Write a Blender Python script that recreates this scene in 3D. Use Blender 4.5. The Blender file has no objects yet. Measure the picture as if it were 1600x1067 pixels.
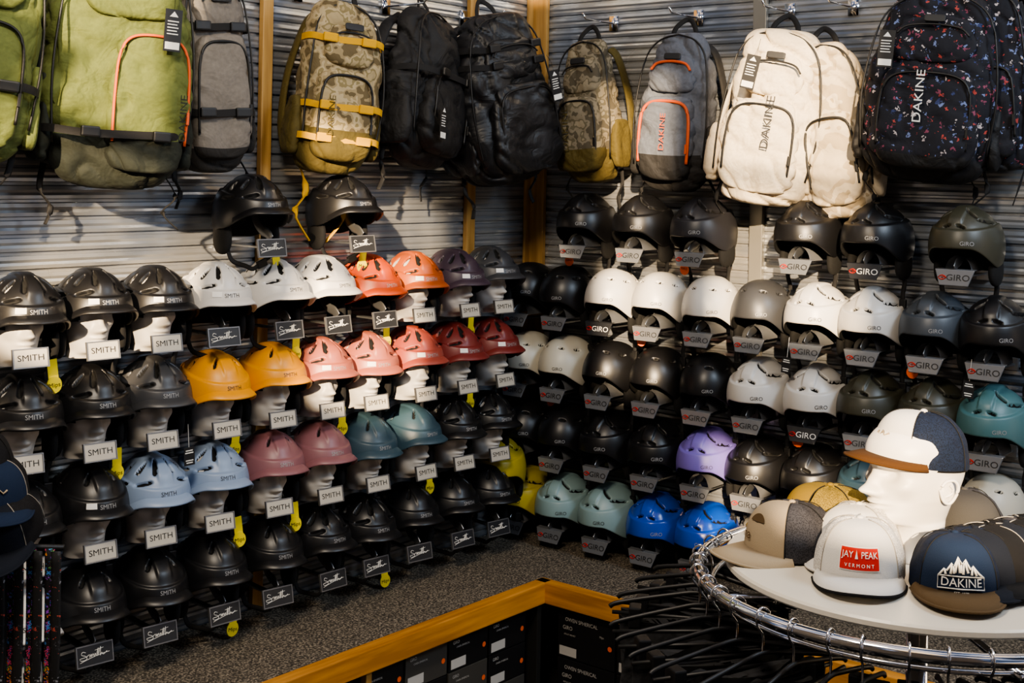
import bpy, math, random
from mathutils import Vector, Matrix, noise
random.seed(7)
pi=math.pi; sin=math.sin; cos=math.cos; rad=math.radians
SC=bpy.context.scene
COL=SC.collection
# ---------------------------------------------------------------- materials
def lin(h):
    h=h.lstrip('#'); v=[int(h[i:i+2],16)/255 for i in (0,2,4)]
    return tuple([(c/12.92 if c<=.04045 else ((c+.055)/1.055)**2.4) for c in v]+[1.0])
MATS={}
def mat(name,hexc,rough=.6,metal=0.0,bump=0.0,bscale=200.0,var=0.0,coat=0.0,spec=None,fold=0.0):
    if name in MATS: return MATS[name]
    m=bpy.data.materials.new(name); m.use_nodes=True
    nt=m.node_tree; b=nt.nodes['Principled BSDF']
    b.inputs['Base Color'].default_value=lin(hexc)
    b.inputs['Roughness'].default_value=rough; b.inputs['Metallic'].default_value=metal
    if coat: b.inputs['Coat Weight'].default_value=coat; b.inputs['Coat Roughness'].default_value=.15
    if spec is not None: b.inputs['Specular IOR Level'].default_value=spec
    if bump or var or fold:
        tc=nt.nodes.new('ShaderNodeTexCoord'); n=nt.nodes.new('ShaderNodeTexNoise')
        n.inputs['Scale'].default_value=bscale; n.inputs['Detail'].default_value=3
        nt.links.new(tc.outputs['Object'],n.inputs['Vector'])
        bp=nt.nodes.new('ShaderNodeBump'); bp.inputs['Strength'].default_value=bump; bp.inputs['Distance'].default_value=.002
        nt.links.new(n.outputs['Fac'],bp.inputs['Height']); nt.links.new(bp.outputs['Normal'],b.inputs['Normal'])
        if fold:
            n2=nt.nodes.new('ShaderNodeTexNoise'); n2.inputs['Scale'].default_value=9; n2.inputs['Detail'].default_value=3; n2.inputs['Distortion'].default_value=1.0
            nt.links.new(tc.outputs['Object'],n2.inputs['Vector'])
            b2=nt.nodes.new('ShaderNodeBump'); b2.inputs['Strength'].default_value=fold; b2.inputs['Distance'].default_value=.03
            nt.links.new(n2.outputs['Fac'],b2.inputs['Height']); nt.links.new(b2.outputs['Normal'],bp.inputs['Normal'])
        if var:
            mx=nt.nodes.new('ShaderNodeMix'); mx.data_type='RGBA'; mx.blend_type='MULTIPLY'
            mx.inputs[6].default_value=lin(hexc)
            cr=nt.nodes.new('ShaderNodeValToRGB'); cr.color_ramp.elements[0].color=(1-var,)*3+(1,); cr.color_ramp.elements[1].color=(1+var*.3,)*3+(1,)
            cr.color_ramp.elements[0].position=.35; cr.color_ramp.elements[1].position=.65
            mx.inputs[0].default_value=1
            nt.links.new(n.outputs['Fac'],cr.inputs['Fac']); nt.links.new(cr.outputs['Color'],mx.inputs[7])
            nt.links.new(mx.outputs[2],b.inputs['Base Color'])
    MATS[name]=m; return m
def addfold(m,fold=.4):
    nt=m.node_tree; b=nt.nodes['Principled BSDF']; tc=nt.nodes.new('ShaderNodeTexCoord')
    n2=nt.nodes.new('ShaderNodeTexNoise'); n2.inputs['Scale'].default_value=9; n2.inputs['Detail'].default_value=3; n2.inputs['Distortion'].default_value=1.0
    nt.links.new(tc.outputs['Object'],n2.inputs['Vector'])
    b2=nt.nodes.new('ShaderNodeBump'); b2.inputs['Strength'].default_value=fold; b2.inputs['Distance'].default_value=.03
    nt.links.new(n2.outputs['Fac'],b2.inputs['Height']); nt.links.new(b2.outputs['Normal'],b.inputs['Normal']); return m
def ramp_mat(name,stops,scale,rough=.85,kind='noise',stretch=(1,1,1),detail=2.0,interp='CONSTANT'):
    m=bpy.data.materials.new(name); m.use_nodes=True; nt=m.node_tree; b=nt.nodes['Principled BSDF']
    b.inputs['Roughness'].default_value=rough
    tc=nt.nodes.new('ShaderNodeTexCoord'); mp=nt.nodes.new('ShaderNodeMapping'); mp.inputs['Scale'].default_value=stretch
    nt.links.new(tc.outputs['Object'],mp.inputs['Vector'])
    n=nt.nodes.new('ShaderNodeTexNoise'); n.inputs['Scale'].default_value=scale; n.inputs['Detail'].default_value=detail
    nt.links.new(mp.outputs['Vector'],n.inputs['Vector'])
    cr=nt.nodes.new('ShaderNodeValToRGB'); cr.color_ramp.interpolation=interp
    el=cr.color_ramp.elements
    el[0].position=stops[0][0]; el[0].color=lin(stops[0][1]); el[1].position=stops[1][0]; el[1].color=lin(stops[1][1])
    for p,c in stops[2:]:
        e=el.new(p); e.color=lin(c)
    nt.links.new(n.outputs['Fac'],cr.inputs['Fac']); nt.links.new(cr.outputs['Color'],b.inputs['Base Color'])
    return m
def spots_mat(name,base,cols,scale,thr,rough=.85,stretch=(1,1,1)):
    m=bpy.data.materials.new(name); m.use_nodes=True; nt=m.node_tree; b=nt.nodes['Principled BSDF']
    b.inputs['Roughness'].default_value=rough
    tc=nt.nodes.new('ShaderNodeTexCoord'); mp=nt.nodes.new('ShaderNodeMapping'); mp.inputs['Scale'].default_value=stretch
    nt.links.new(tc.outputs['Object'],mp.inputs['Vector'])
    ns=nt.nodes.new('ShaderNodeTexNoise'); ns.inputs['Scale'].default_value=scale*2.2
    va=nt.nodes.new('ShaderNodeMixRGB'); va.inputs[0].default_value=.035
    nt.links.new(mp.outputs['Vector'],ns.inputs['Vector']); nt.links.new(mp.outputs['Vector'],va.inputs[1]); nt.links.new(ns.outputs['Color'],va.inputs[2])
    v=nt.nodes.new('ShaderNodeTexVoronoi'); v.inputs['Scale'].default_value=scale
    nt.links.new(va.outputs[0],v.inputs['Vector'])
    lt=nt.nodes.new('ShaderNodeMath'); lt.operation='LESS_THAN'; lt.inputs[1].default_value=thr
    nt.links.new(v.outputs['Distance'],lt.inputs[0])
    sp=nt.nodes.new('ShaderNodeSeparateColor'); nt.links.new(v.outputs['Color'],sp.inputs[0])
    cr=nt.nodes.new('ShaderNodeValToRGB'); cr.color_ramp.interpolation='CONSTANT'; el=cr.color_ramp.elements
    k=len(cols)
    el[0].position=0; el[0].color=lin(cols[0]); el[1].position=1/k; el[1].color=lin(cols[1])
    for i in range(2,k):
        e=el.new(i/k); e.color=lin(cols[i])
    nt.links.new(sp.outputs[0],cr.inputs['Fac'])
    mx=nt.nodes.new('ShaderNodeMixRGB'); mx.inputs[1].default_value=lin(base)
    nt.links.new(lt.outputs[0],mx.inputs[0]); nt.links.new(cr.outputs['Color'],mx.inputs[2]); nt.links.new(mx.outputs[0],b.inputs['Base Color'])
    return m
M_black=mat('black_shell','#141416',.38,bump=.05,bscale=900)
M_dark=mat('vent_dark','#060606',.8)
M_pad=mat('black_padding','#0b0b0c',.9,bump=.4,bscale=300)
M_web=mat('black_webbing','#0f0f11',.8,bump=.3,bscale=600)
M_white=mat('white_mannequin_plastic','#d2cec8',.45)
M_face=mat('white_head_plastic','#b4b0aa',.45)
M_plate_w=mat('white_sign_plate','#b8b2a6',.4)
M_plate_d=mat('dark_sign_plate','#2a2b2e',.35)
M_frame=mat('plate_frame_grey','#7a7a7c',.4,metal=.6)
M_acryl=mat('grey_acrylic','#7b7d81',.22,metal=.35)
M_ink=mat('black_ink','#18181a',.6)
M_inkw=mat('white_ink','#e0ded8',.6)
M_inkg=mat('grey_ink','#8f8f90',.5)
M_red=mat('red_ink','#b82418',.65,spec=.2)
M_chrome=mat('chrome','#d9dade',.12,metal=1.0)
M_steel=mat('brushed_steel','#9b9da0',.35,metal=.9)
M_yel=mat('yellow_tag','#e6d21c',.6)
M_org=mat('orange_tag','#e8641a',.6)
M_bplast=mat('black_plastic','#0c0c0e',.5)
# ---------------------------------------------------------------- mesh helpers
def mk(name,verts,faces,mats,fm=None,smooth=True):
    me=bpy.data.meshes.new(name); me.from_pydata([tuple(v) for v in verts],[],faces)
    for m in (mats if isinstance(mats,(list,tuple)) else [mats]): me.materials.append(m)
    if fm: me.polygons.foreach_set('material_index',fm)
    if smooth: me.polygons.foreach_set('use_smooth',[True]*len(faces))
    me.update(); return me
def obj(name,me,parent=None,loc=(0,0,0),rot=(0,0,0),scale=(1,1,1)):
    o=bpy.data.objects.new(name,me); COL.objects.link(o)
    if parent: o.parent=parent
    o.location=loc; o.rotation_euler=rot; o.scale=scale
    return o
def top(o,label,cat,group=None):
    o['label']=label; o['category']=cat
    if group: o['group']=group
    return o
def grid(nu,nv,fn,wrapu=False,off=0):
    V=[];F=[]
    for j in range(nv):
        for i in range(nu): V.append(fn(i,j))
    iu=nu if wrapu else nu-1
    for j in range(nv-1):
        for i in range(iu):
            a=j*nu+i; b=j*nu+(i+1)%nu
            F.append((a+off,b+off,b+nu+off,a+nu+off))
    return V,F
def box_vf(x0,x1,y0,y1,z0,z1,off=0):
    V=[(x0,y0,z0),(x1,y0,z0),(x1,y1,z0),(x0,y1,z0),(x0,y0,z1),(x1,y0,z1),(x1,y1,z1),(x0,y1,z1)]
    F=[(0,3,2,1),(4,5,6,7),(0,1,5,4),(1,2,6,5),(2,3,7,6),(3,0,4,7)]
    return V,[tuple(i+off for i in f) for f in F]
def bevel(me,w=.004,seg=2):
    import bmesh
    bm=bmesh.new(); bm.from_mesh(me)
    bmesh.ops.bevel(bm,geom=list(bm.edges),offset=w,segments=seg,affect='EDGES',profile=.6)
    bm.to_mesh(me); bm.free(); return me
def box(name,x0,x1,y0,y1,z0,z1,m,bev=.003):
    V,F=box_vf(x0,x1,y0,y1,z0,z1); me=mk(name,V,F,m,smooth=False)
    if bev: bevel(me,bev)
    return me
def merge(name,parts,mats,smooth=True):
    V=[];F=[];FM=[]
    for (v,f,mi) in parts:
        o=len(V); V+=list(v); F+=[tuple(i+o for i in q) for q in f]; FM+=[mi]*len(f)
    return mk(name,V,F,mats,FM,smooth)
def tube(path,r,seg=8,flat=1.0,closed=False,up=Vector((0,0,1))):
    P=[Vector(p) for p in path]; n=len(P); V=[];F=[]
    for i,p in enumerate(P):
        a=P[(i-1)%n] if (closed or i>0) else p; b=P[(i+1)%n] if (closed or i<n-1) else p
        t=(b-a).normalized() if (b-a).length>1e-9 else Vector((0,0,1))
        u=up
        if abs(t.dot(u))>.95: u=Vector((0,1,0)) if abs(t.y)<.9 else Vector((1,0,0))
        s=t.cross(u).normalized(); q=s.cross(t).normalized()
        rr=r[i] if isinstance(r,(list,tuple)) else r
        for k in range(seg):
            an=2*pi*k/seg
            V.append(p+s*(cos(an)*rr)+q*(sin(an)*rr*flat))
    for i in range(n if closed else n-1):
        for k in range(seg):
            F.append((i*seg+k,i*seg+(k+1)%seg,((i+1)%n)*seg+(k+1)%seg,((i+1)%n)*seg+k))
    if not closed:
        F.append(tuple(range(seg))[::-1]); F.append(tuple((n-1)*seg+k for k in range(seg)))
    return V,F
def smoothpath(pts,n=6,closed=False):
    P=[Vector(p) for p in pts]; out=[]; N=len(P)
    rng=range(N if closed else N-1)
    for i in rng:
        p0=P[(i-1)%N] if (closed or i>0) else P[0]; p1=P[i]; p2=P[(i+1)%N]; p3=P[(i+2)%N] if (closed or i+2<N) else P[-1]
        for k in range(n):
            t=k/n
            out.append(.5*((2*p1)+(-p0+p2)*t+(2*p0-5*p1+4*p2-p3)*t*t+(-p0+3*p1-3*p2+p3)*t**3))
    if not closed: out.append(P[-1])
    return out
def superell(cx,cy,cz,a,b,c,e=3.0,nu=24,nv=14):
    def sg(v,p): return math.copysign(abs(v)**p,v)
    p=2/e
    V,F=grid(nu,nv,lambda i,j:(cx+a*sg(cos(2*pi*i/nu),p)*max(sin(pi*j/(nv-1)),0)**p, cy+b*sg(sin(2*pi*i/nu),p)*max(sin(pi*j/(nv-1)),0)**p, cz-c*sg(cos(pi*j/(nv-1)),p)),True)
    return V,F
_tx={}
def text_vf(s,size,sx=1.0,thick=.0):
    k=(s,size,sx)
    if k not in _tx:
        cu=bpy.data.curves.new('t','FONT'); cu.body=s; cu.size=size; cu.align_x='CENTER'; cu.align_y='CENTER'; cu.resolution_u=3
        o=bpy.data.objects.new('t',cu); COL.objects.link(o); bpy.context.view_layer.update()
        dg=bpy.context.evaluated_depsgraph_get(); me=bpy.data.meshes.new_from_object(o.evaluated_get(dg))
        V=[(v.co.x*sx,v.co.y) for v in me.vertices]; F=[tuple(p.vertices) for p in me.polygons]
        bpy.data.objects.remove(o); bpy.data.meshes.remove(me)
        _tx[k]=(V,F)
    return _tx[k]
def text_mesh(name,s,size,m,fn,sx=1.0):
    V,F=text_vf(s,size,sx)
    return mk(name,[fn(x,y) for x,y in V],F,m,smooth=False)
def flatfn(y=-.001,cx=0,cz=0,rot=0.0):
    c,s=cos(rot),sin(rot)
    return lambda a,b:(cx+a*c-b*s,y,cz+a*s+b*c)
def sm(x,a,b):
    t=min(max((x-a)/(b-a),0),1); return t*t*(3-2*t)
# ---------------------------------------------------------------- helmets
A,BF,BB,C0=.107,.130,.138,.128
STY={
 'vent':dict(rim=(84,106,122),vents=[(20,33,.031,.0062,88),(52,36,.028,.0055,76),(84,40,.024,.005,84),(118,44,.026,.006,92),(155,46,.026,.006,95),(40,60,.026,.0052,18),(80,64,.024,.005,8)],crease=1,visor=1),
 'plain':dict(rim=(84,106,122),vents=[(32,34,.022,.0045,80),(92,40,.022,.005,85),(145,46,.022,.005,90)],crease=.8,visor=1),
 'round':dict(rim=(92,116,124),vents=[(28,46,.013,.0045,10),(70,50,.013,.0045,0),(115,50,.012,.0045,0),(155,52,.012,.0045,0)],crease=0,visor=0),
 'slot':dict(rim=(92,116,124),vents=[(34,32,.028,.0055,60),(70,50,.036,.0052,12),(125,50,.028,.0055,-10),(14,60,.015,.0042,20)],crease=1.1,visor=0),
}
def rimth(phi,st):
    f,s,b=STY[st]['rim']; a=abs((phi+pi)%(2*pi)-pi)
    if a<pi/2:
        t=sm(a,.5,pi/2); return rad(f+(s-f)*t)
    t=sm(a,pi/2,2.5); return rad(s+(b-s)*t)
def shell_pt(phi,th,st,extra=0.0):
    s=max(sin(th),0.0)
    r=s**.88 if th<pi/2 else 1-.75*(1-s)
    b=BF if cos(phi)>0 else BB
    cr=STY[st]['crease']; a=abs((phi+pi)%(2*pi)-pi)
    tc=rad(66-18*sm(a,.3,2.6))
    off=.0075*cr*sm(th,tc-.03,tc+.04)+extra
    x=A*sin(phi)*r
    off+=.0060*cr*(1-sm(abs(x),.018,.027))*(1-sm(th,.8,1.1))
    z=C0*cos(th) if th<pi/2 else C0*1.05*cos(th)
    return Vector((x+off*sin(phi)*s, -b*cos(phi)*r-off*cos(phi)*s, z+off*max(cos(th),0)))
def vmask(phi,th,st):
    m=0
    for (pc,tc,hl,hw,an) in STY[st]['vents']:
        for sg in (1,-1):
            d=(phi-sg*rad(pc)+pi)%(2*pi)-pi
            dx=d*.115*max(sin(rad(tc)),.2); dy=(th-rad(tc))*.128
            if abs(dx)>.05 or abs(dy)>.05: continue
            q=rad(an)*sg; u=dx*cos(q)+dy*sin(q); v=-dx*sin(q)+dy*cos(q)
            e=(u/hl)**4+(v/hw)**2
            m=max(m,min(max((1.5-e)/.9,0),1))
    return m
_sh={}
def shell_geo(st):
    if st in _sh: return _sh[st]
    NP,NT=184,68; V=[];F=[];FM=[];mk_=[]
    for j in range(NT):
        for i in range(NP):
            phi=2*pi*i/NP; th=max(rimth(phi,st)*j/(NT-1),.0001); m=vmask(phi,th,st)
            V.append(shell_pt(phi,th,st,-.012*m)); mk_.append(m)
    for j in range(NT-1):
        for i in range(NP):
            a=j*NP+i;b=j*NP+(i+1)%NP; F.append((a,a+NP,b+NP,b)); FM.append(1 if (mk_[a]+mk_[b]+mk_[a+NP]+mk_[b+NP])/4>.5 else 0)
    base=(NT-1)*NP
    for k,(sc,dz) in enumerate([(.985,-.003),(.90,-.001),(.86,.03)]):
        for i in range(NP):
            p=V[base+i]; V.append(Vector((p.x*sc,p.y*sc,p.z+dz)))
        a0=base if k==0 else len(V)-2*NP; b0=len(V)-NP
        for i in range(NP):
            F.append((a0+i,b0+i,b0+(i+1)%NP,a0+(i+1)%NP)); FM.append(0 if k==0 else 1)
    vis=None
    if STY[st]['visor']:
        n=41; VV=[];FF=[]
        for i in range(n):
            phi=rad(-66+132*i/(n-1)); e=.026*max(cos(phi*90/67),0)**.7; th=rimth(phi,st)
            p=shell_pt(phi,th-.12,st); q=shell_pt(phi,th,st); o=Vector((sin(phi),-cos(phi),0))
            VV+=[p+o*.001,p+o*(e*.5+.002)+Vector((0,0,-.007)),q+o*(e+.002)+Vector((0,0,-.001)),q+o*(e+.002)+Vector((0,0,-.006)),q+o*e*.5+Vector((0,0,-.005)),q-o*.006]
        for i in range(n-1):
            for k in range(5):
                a=i*6+k; FF.append((a,a+1,a+7,a+6))
        vis=(VV,FF)
    _sh[st]=(V,F,FM,vis); return _sh[st]
_hm={}
def helmet_meshes(st,m):
    k=(st,m.name)
    if k in _hm: return _hm[k]
    V,F,FM,vis=shell_geo(st)
    d={'shell':mk('shell',V,F,[m,M_dark],FM)}
    if vis: d['visor']=mk('visor',vis[0],vis[1],m)
    _hm[k]=d; return d
ME_pad=mk('padding',*superell(0,.0,.046,.080,.100,.036,2.2,28,12),M_pad)
def padband():
    def fn(i,j):
        a=rad(50)+rad(260)*i/40; t=j/6
        r=.90-.06*abs(t-.5)*2
        return (A*r*sin(a),-BB*r*cos(a),.035-.09*t*(.55+.45*sm(abs(((a+pi)%(2*pi))-pi),1.0,2.6)))
    V,F=grid(41,7,fn); V2,F2=grid(41,7,lambda i,j:tuple(Vector(fn(i,j))*.86+Vector((0,0,-.002))))
    return merge('padding_band',[(V,F,0),(V2,F2,0)],[M_pad])
ME_pband=padband()
ME_ear={s:mk('ear_pad',*superell(s*.090,.022,-.070,.017,.046,.054,2.4,20,12),M_pad) for s in (1,-1)}
def strapm(loopz):
    p=smoothpath([(-.088,.0,-.09),(-.075,-.01,-.14),(-.03,-.02,loopz+.01),(.0,-.02,loopz),(.035,-.015,loopz+.02),(.075,-.005,-.13),(.088,.0,-.09)],5)
    a=tube(p,.0075,6,.25,up=Vector((0,1,0)))
    return mk('chin_strap',a[0],a[1],M_web)
ME_strapA=strapm(-.17)
_p=smoothpath([(.088,.02,-.09),(.092,.03,-.13),(.085,.035,-.17),(.09,.03,-.205)],5)
ME_strapB=mk('chin_strap',*tube(_p,.0085,6,.25),M_web)
_p=smoothpath([(-.088,.02,-.09),(-.09,.03,-.14),(-.08,.03,-.18),(-.085,.02,-.21)],5)
ME_strapC=mk('chin_strap',*tube(_p,.0085,6,.25),M_web)
ME_buckle=box('buckle',-.012,.012,-.006,.006,-.018,.018,M_bplast,.003)
ME_clip=merge('goggle_clip',[(*superell(0,.140,-.035,.022,.008,.010,3,16,8),0),(*tube([(-.012,.147,-.03),(-.012,.15,.012),(.012,.15,.012),(.012,.147,-.03)],.003,6),0)],[M_bplast])
_lg={}
def logo_mesh(word,st,phi0,th0,m,size=.017,sx=1.15):
    k=(word,st,phi0,th0,m.name,size)
    if k not in _lg:
        def fn(x,y):
            ph=rad(phi0)+x/.125; th=rad(th0)-y/.125
            return shell_pt(ph,th,st,.0012)
        _lg[k]=text_mesh('lettering',word,size,m,fn,sx)
    return _lg[k]
def surf_patch(name,st,phi0,th0,w,h,m,off=.0018):
    def fn(i,j):
        x=-w/2+w*i/6; y=-h/2+h*j/3
        return shell_pt(rad(phi0)+x/.125,rad(th0)-y/.125,st,off)
    V,F=grid(7,4,fn); return mk(name,V,F,m)
_st={}
def tag_mesh(kind):
    if kind in _st: return _st[kind]
    if kind=='mips':
        pr=[]
        V,F=box_vf(-.014,.014,-.001,.001,-.055,0); pr.append((V,F,1))
        n=18; vv=[(.021*cos(2*pi*i/n),-.0025,-.072+.024*sin(2*pi*i/n)) for i in range(n)]+[(.021*cos(2*pi*i/n),.001,-.072+.024*sin(2*pi*i/n)) for i in range(n)]
        ff=[tuple(range(n)),tuple(range(2*n-1,n-1,-1))]+[(i,n+i,n+(i+1)%n,(i+1)%n) for i in range(n)]
        pr.append((vv,ff,0))
        tv,tf=text_vf('Mips',.018,1); pr.append(([(x,-.0034,y-.073) for x,y in tv],tf,2))
        me=merge('hang_tag',pr,[M_yel,M_yel,M_ink],False)
    elif kind=='orange':
        n=24; R=.02
        vv=[(R*cos(2*pi*i/n),-.001,-.04+R*sin(2*pi*i/n)) for i in range(n)]+[(R*cos(2*pi*i/n),.001,-.04+R*sin(2*pi*i/n)) for i in range(n)]
        ff=[tuple(range(n)),tuple(range(2*n-1,n-1,-1))]+[(i,n+i,n+(i+1)%n,(i+1)%n) for i in range(n)]
        s=tube([(0,0,-.02),(0,0,.05)],.0008,4)
        tv,tf=text_vf('GIRO',.011,1.1)
        me=merge('hang_tag',[(vv,ff,0),(s[0],s[1],1),([(x,-.002,y-.037) for x,y in tv],tf,1)],[M_org,M_ink],False)
    elif kind=='card':
        V,F=box_vf(-.017,.017,-.0008,.0008,-.075,-.02); pr=[(V,F,0)]
        for q,(a,b) in enumerate([(-.03,.022),(-.037,.026),(-.06,.024),(-.067,.02)]):
            V,F=box_vf(-b/2,b/2,-.0015,-.0009,a-.0015,a+.0015); pr.append((V,F,1))
        s=tube([(0,0,-.02),(0,0,.05)],.0008,4); pr.append((s[0],s[1],1))
        me=merge('hang_tag',pr,[M_ink,M_inkw],False)
    _st[kind]=me; return me
M_lgD=mat('dark_ink','#2a2a2c',.5)
_skc={}
def _sk(st):
    if st not in _skc: _skc[st]=surf_patch('sticker',st,-24,72,.032,.015,M_inkw)
    return _skc[st]
def helmet(loc,rot,m,st,label,group,word,dark=True,headed=False,sticker=False,tag=None,tilt=0.0,lphi=0):
    parts=helmet_meshes(st,m)
    e=bpy.data.objects.new('ski_helmet',None); COL.objects.link(e); e.empty_display_size=.05
    e.location=loc; e.rotation_euler=(tilt,0,rot)
    top(e,label,'helmet',group)
    for k,me in parts.items(): obj(k,me,e)
    obj('padding',ME_pad,e); obj('padding_band',ME_pband,e)
    for s in (1,-1): obj('ear_pad',ME_ear[s],e)
    if headed:
        obj('chin_strap',ME_strapB,e); obj('buckle',ME_buckle,e,(.09,.03,-.205)); obj('goggle_clip',ME_clip,e)
    else:
        if word=='GIRO': obj('chin_strap',ME_strapC,e); obj('chin_strap',ME_strapB,e); obj('buckle',ME_buckle,e,(.09,.03,-.205))
        else: obj('chin_strap',ME_strapA,e); obj('buckle',ME_buckle,e,(.035,-.015,-.155),(0,1.2,0))
    im=M_inkg if dark else M_lgD
    obj('lettering',logo_mesh(word,st,lphi,74 if word=='SMITH' else 86,im),e)
    if sticker: obj('sticker',_sk(st),e)
    if tag:
        x=.075 if word=='SMITH' else -.06
        obj('hang_tag',tag_mesh(tag),e,(x,-.03 if tag!='card' else -.1,-.11 if tag!='orange' else -.1),(0,random.uniform(-.15,.15),0))
    return e
# ---------------------------------------------------------------- mannequin head
PROF=[(-.075,.060,.064,.066),(-.05,.048,.060,.056),(-.02,.045,.056,.053),(0,.056,.058,.052),(.007,.080,.060,.050),(.02,.087,.064,.053),(.035,.084,.068,.058),(.048,.087,.073,.062),(.06,.086,.08,.066),(.09,.087,.092,.072),(.115,.083,.098,.075),(.135,.092,.101,.076),(.165,.089,.10,.075),(.19,.074,.087,.064),(.207,.052,.064,.047),(.217,.028,.036,.026),(.2205,.0001,.0001,.0001)]
def prof(z):
    for i in range(len(PROF)-1):
        if z<=PROF[i+1][0]:
            a,b=PROF[i],PROF[i+1]; t=(z-a[0])/(b[0]-a[0])
            p0=PROF[max(i-1,0)]; p3=PROF[min(i+2,len(PROF)-1)]
            out=[]
            for k in (1,2,3):
                m1=(b[k]-p0[k])/(b[0]-p0[0]+1e-9)*(b[0]-a[0]); m2=(p3[k]-a[k])/(p3[0]-a[0]+1e-9)*(b[0]-a[0])
                out.append(max((2*t**3-3*t*t+1)*a[k]+(t**3-2*t*t+t)*m1+(-2*t**3+3*t*t)*b[k]+(t**3-t*t)*m2,.0001))
            return out
    return PROF[-1][1:]
def g(x,s): return math.exp(-(x/s)**2)
def head_geo(nr,nc,z0):
    def fn(i,j):
        t=j/(nr-1); z=z0+(.2205-z0)*t
        f,b,w=prof(z); ph=2*pi*i/nc; ph=(ph+pi)%(2*pi)-pi
        if abs(ph)<1.6: ph=ph*(.55+.45*(abs(ph)/1.6))
        d=0
        nz=.004*g(z-.115,.012)+.014*g(z-.095,.016)+.031*g(z-.073,.012)
        d+=nz*g(ph,.14+.06*g(z-.07,.012))
        d+=.006*g(z-.066,.007)*(g(ph-.2,.09)+g(ph+.2,.09))
        d+=.011*g(z-.0495,.0045)*g(ph,.30)+.010*g(z-.038,.005)*g(ph,.27)-.005*g(z-.044,.002)*g(ph,.33)-.006*g(z-.028,.005)*g(ph,.35)+.006*g(z-.014,.008)*g(ph,.3)
        d-=.016*g(z-.111,.013)*(g(ph-.40,.19)+g(ph+.40,.19))
        d+=.006*g(z-.1095,.006)*(g(ph-.40,.11)+g(ph+.40,.11))
        d+=.005*g(z-.13,.006)*(g(ph-.4,.25)+g(ph+.4,.25))
        d+=.006*g(z-.088,.014)*(g(ph-.8,.22)+g(ph+.8,.22))-.005*g(z-.055,.014)*(g(ph-.75,.25)+g(ph+.75,.25))
        ca=cos(ph); y=-(f if ca>0 else b)*ca
        x=w*math.copysign(abs(sin(ph))**.92,sin(ph))
        return Vector((x+d*sin(ph),y-d*ca,z))
    return grid(nc,nr,fn,True)
V,F=head_geo(64,76,-.012); ME_face=mk('head_form',V,F,M_face)
# ---------------------------------------------------------------- display arms
ME_platew=box('sign_plate',-.047,.047,-.003,.003,-.024,.024,M_plate_w,.0025)
def frame_vf(w,h,t,y0,y1):
    P=[]
    for (a,b,c,d) in [(-w,w,h-t,h),(-w,w,-h,-h+t),(-w,-w+t,-h+t,h-t),(w-t,w,-h+t,h-t)]:
        P.append((*box_vf(a,b,y0,y1,c,d),0))
    return P
ME_frame=merge('plate_frame',frame_vf(.0500,.0265,.003,-.0045,.004),[M_frame],False)
ME_plated=box('sign_plate',-.054,.054,-.003,.003,-.028,.028,M_plate_d,.0025)
ME_txtS=text_mesh('lettering','SMITH',.0235,M_ink,flatfn(-.0038),1.15)
sig=smoothpath([(-.030,0,.010),(-.040,0,.013),(-.044,0,.006),(-.030,0,.000),(-.028,0,-.008),(-.044,0,-.010),(-.050,0,-.004),(-.030,0,-.002),(-.018,0,.003),(-.018,0,-.005),(-.012,0,.003),(-.012,0,-.005),(-.006,0,.003),(-.004,0,-.005),(.001,0,.003),(.003,0,-.005),(.012,0,.016),(.008,0,-.006),(.020,0,.018),(.016,0,-.006),(.022,0,.001),(.027,0,-.005),(.040,0,.002)],4)
_s2=[(-.045+.008*i,-.0042,-.015+.0022*i-.00008*i*i) for i in range(12)]
ME_sig=merge('lettering',[(*tube([(p.x*.9,-.0042,p.z) for p in sig],.0009,5),0),(*tube(_s2,.0008,5),0),(*tube([(.000,-.0042,.011),(.026,-.0042,.014)],.0008,5),0)],[M_inkw])
def trap(name,m):
    w1,w2,h=.064,.046,.026
    V=[(-w1,-.003,h),(w1,-.003,h),(w2,-.003,-h),(-w2,-.003,-h),(-w1,.003,h),(w1,.003,h),(w2,.003,-h),(-w2,.003,-h)]
    V+=[(-w1,.003,h),(w1,.003,h),(w1,.02,h+.006),(-w1,.02,h+.006)]
    F=[(0,3,2,1),(4,5,6,7),(0,1,5,4),(1,2,6,5),(2,3,7,6),(3,0,4,7),(8,9,10,11)]
    return bevel(mk(name,V,F,m,smooth=False),.002)
ME_trap=trap('sign_plate',M_acryl); ME_trapd=trap('sign_plate',M_plate_d)
M_gink=mat('dark_grey_ink','#141518',.6)
ME_txtG=text_mesh('lettering','GIRO',.028,M_gink,flatfn(-.0040,.013,-.001),1.15)
ME_txtGw=text_mesh('lettering','GIRO',.028,M_inkw,flatfn(-.0040,.013,-.001),1.15)
_lens=[(-.0510,-.0042,-.001),(-.0440,-.0042,.0045),(-.0370,-.0042,.0065),(-.0300,-.0042,.0040),(-.0245,-.0042,-.001),(-.0310,-.0042,-.0060),(-.0380,-.0042,-.0080),(-.0450,-.0042,-.0060)]
_pr=[(*tube(_lens,.0015,6,closed=True),0),(*tube([(-.0245,-.0042,-.001),(-.0330,-.0042,.0018),(-.0410,-.0042,-.0010),(-.0350,-.0042,-.0038)],.0013,6),0)]
ME_markG=merge('logo_mark',_pr,[M_red])
def armm(L):
    P=[(*box_vf(-.011,.011,-L,0,-.003,.003),0),(*box_vf(-.02,.02,-.012,0,-.02,.02),0)]
    return merge('arm',P,[M_steel],False)
ME_arm=armm(.262)
_p=smoothpath([(0,-.262,.028),(0,-.245,.045),(0,-.215,.055),(0,-.18,.09),(0,-.17,.14)],5)
ME_neck=mk('support_strip',*tube(_p,.017,8,.12,up=Vector((1,0,0))),M_steel)
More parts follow.
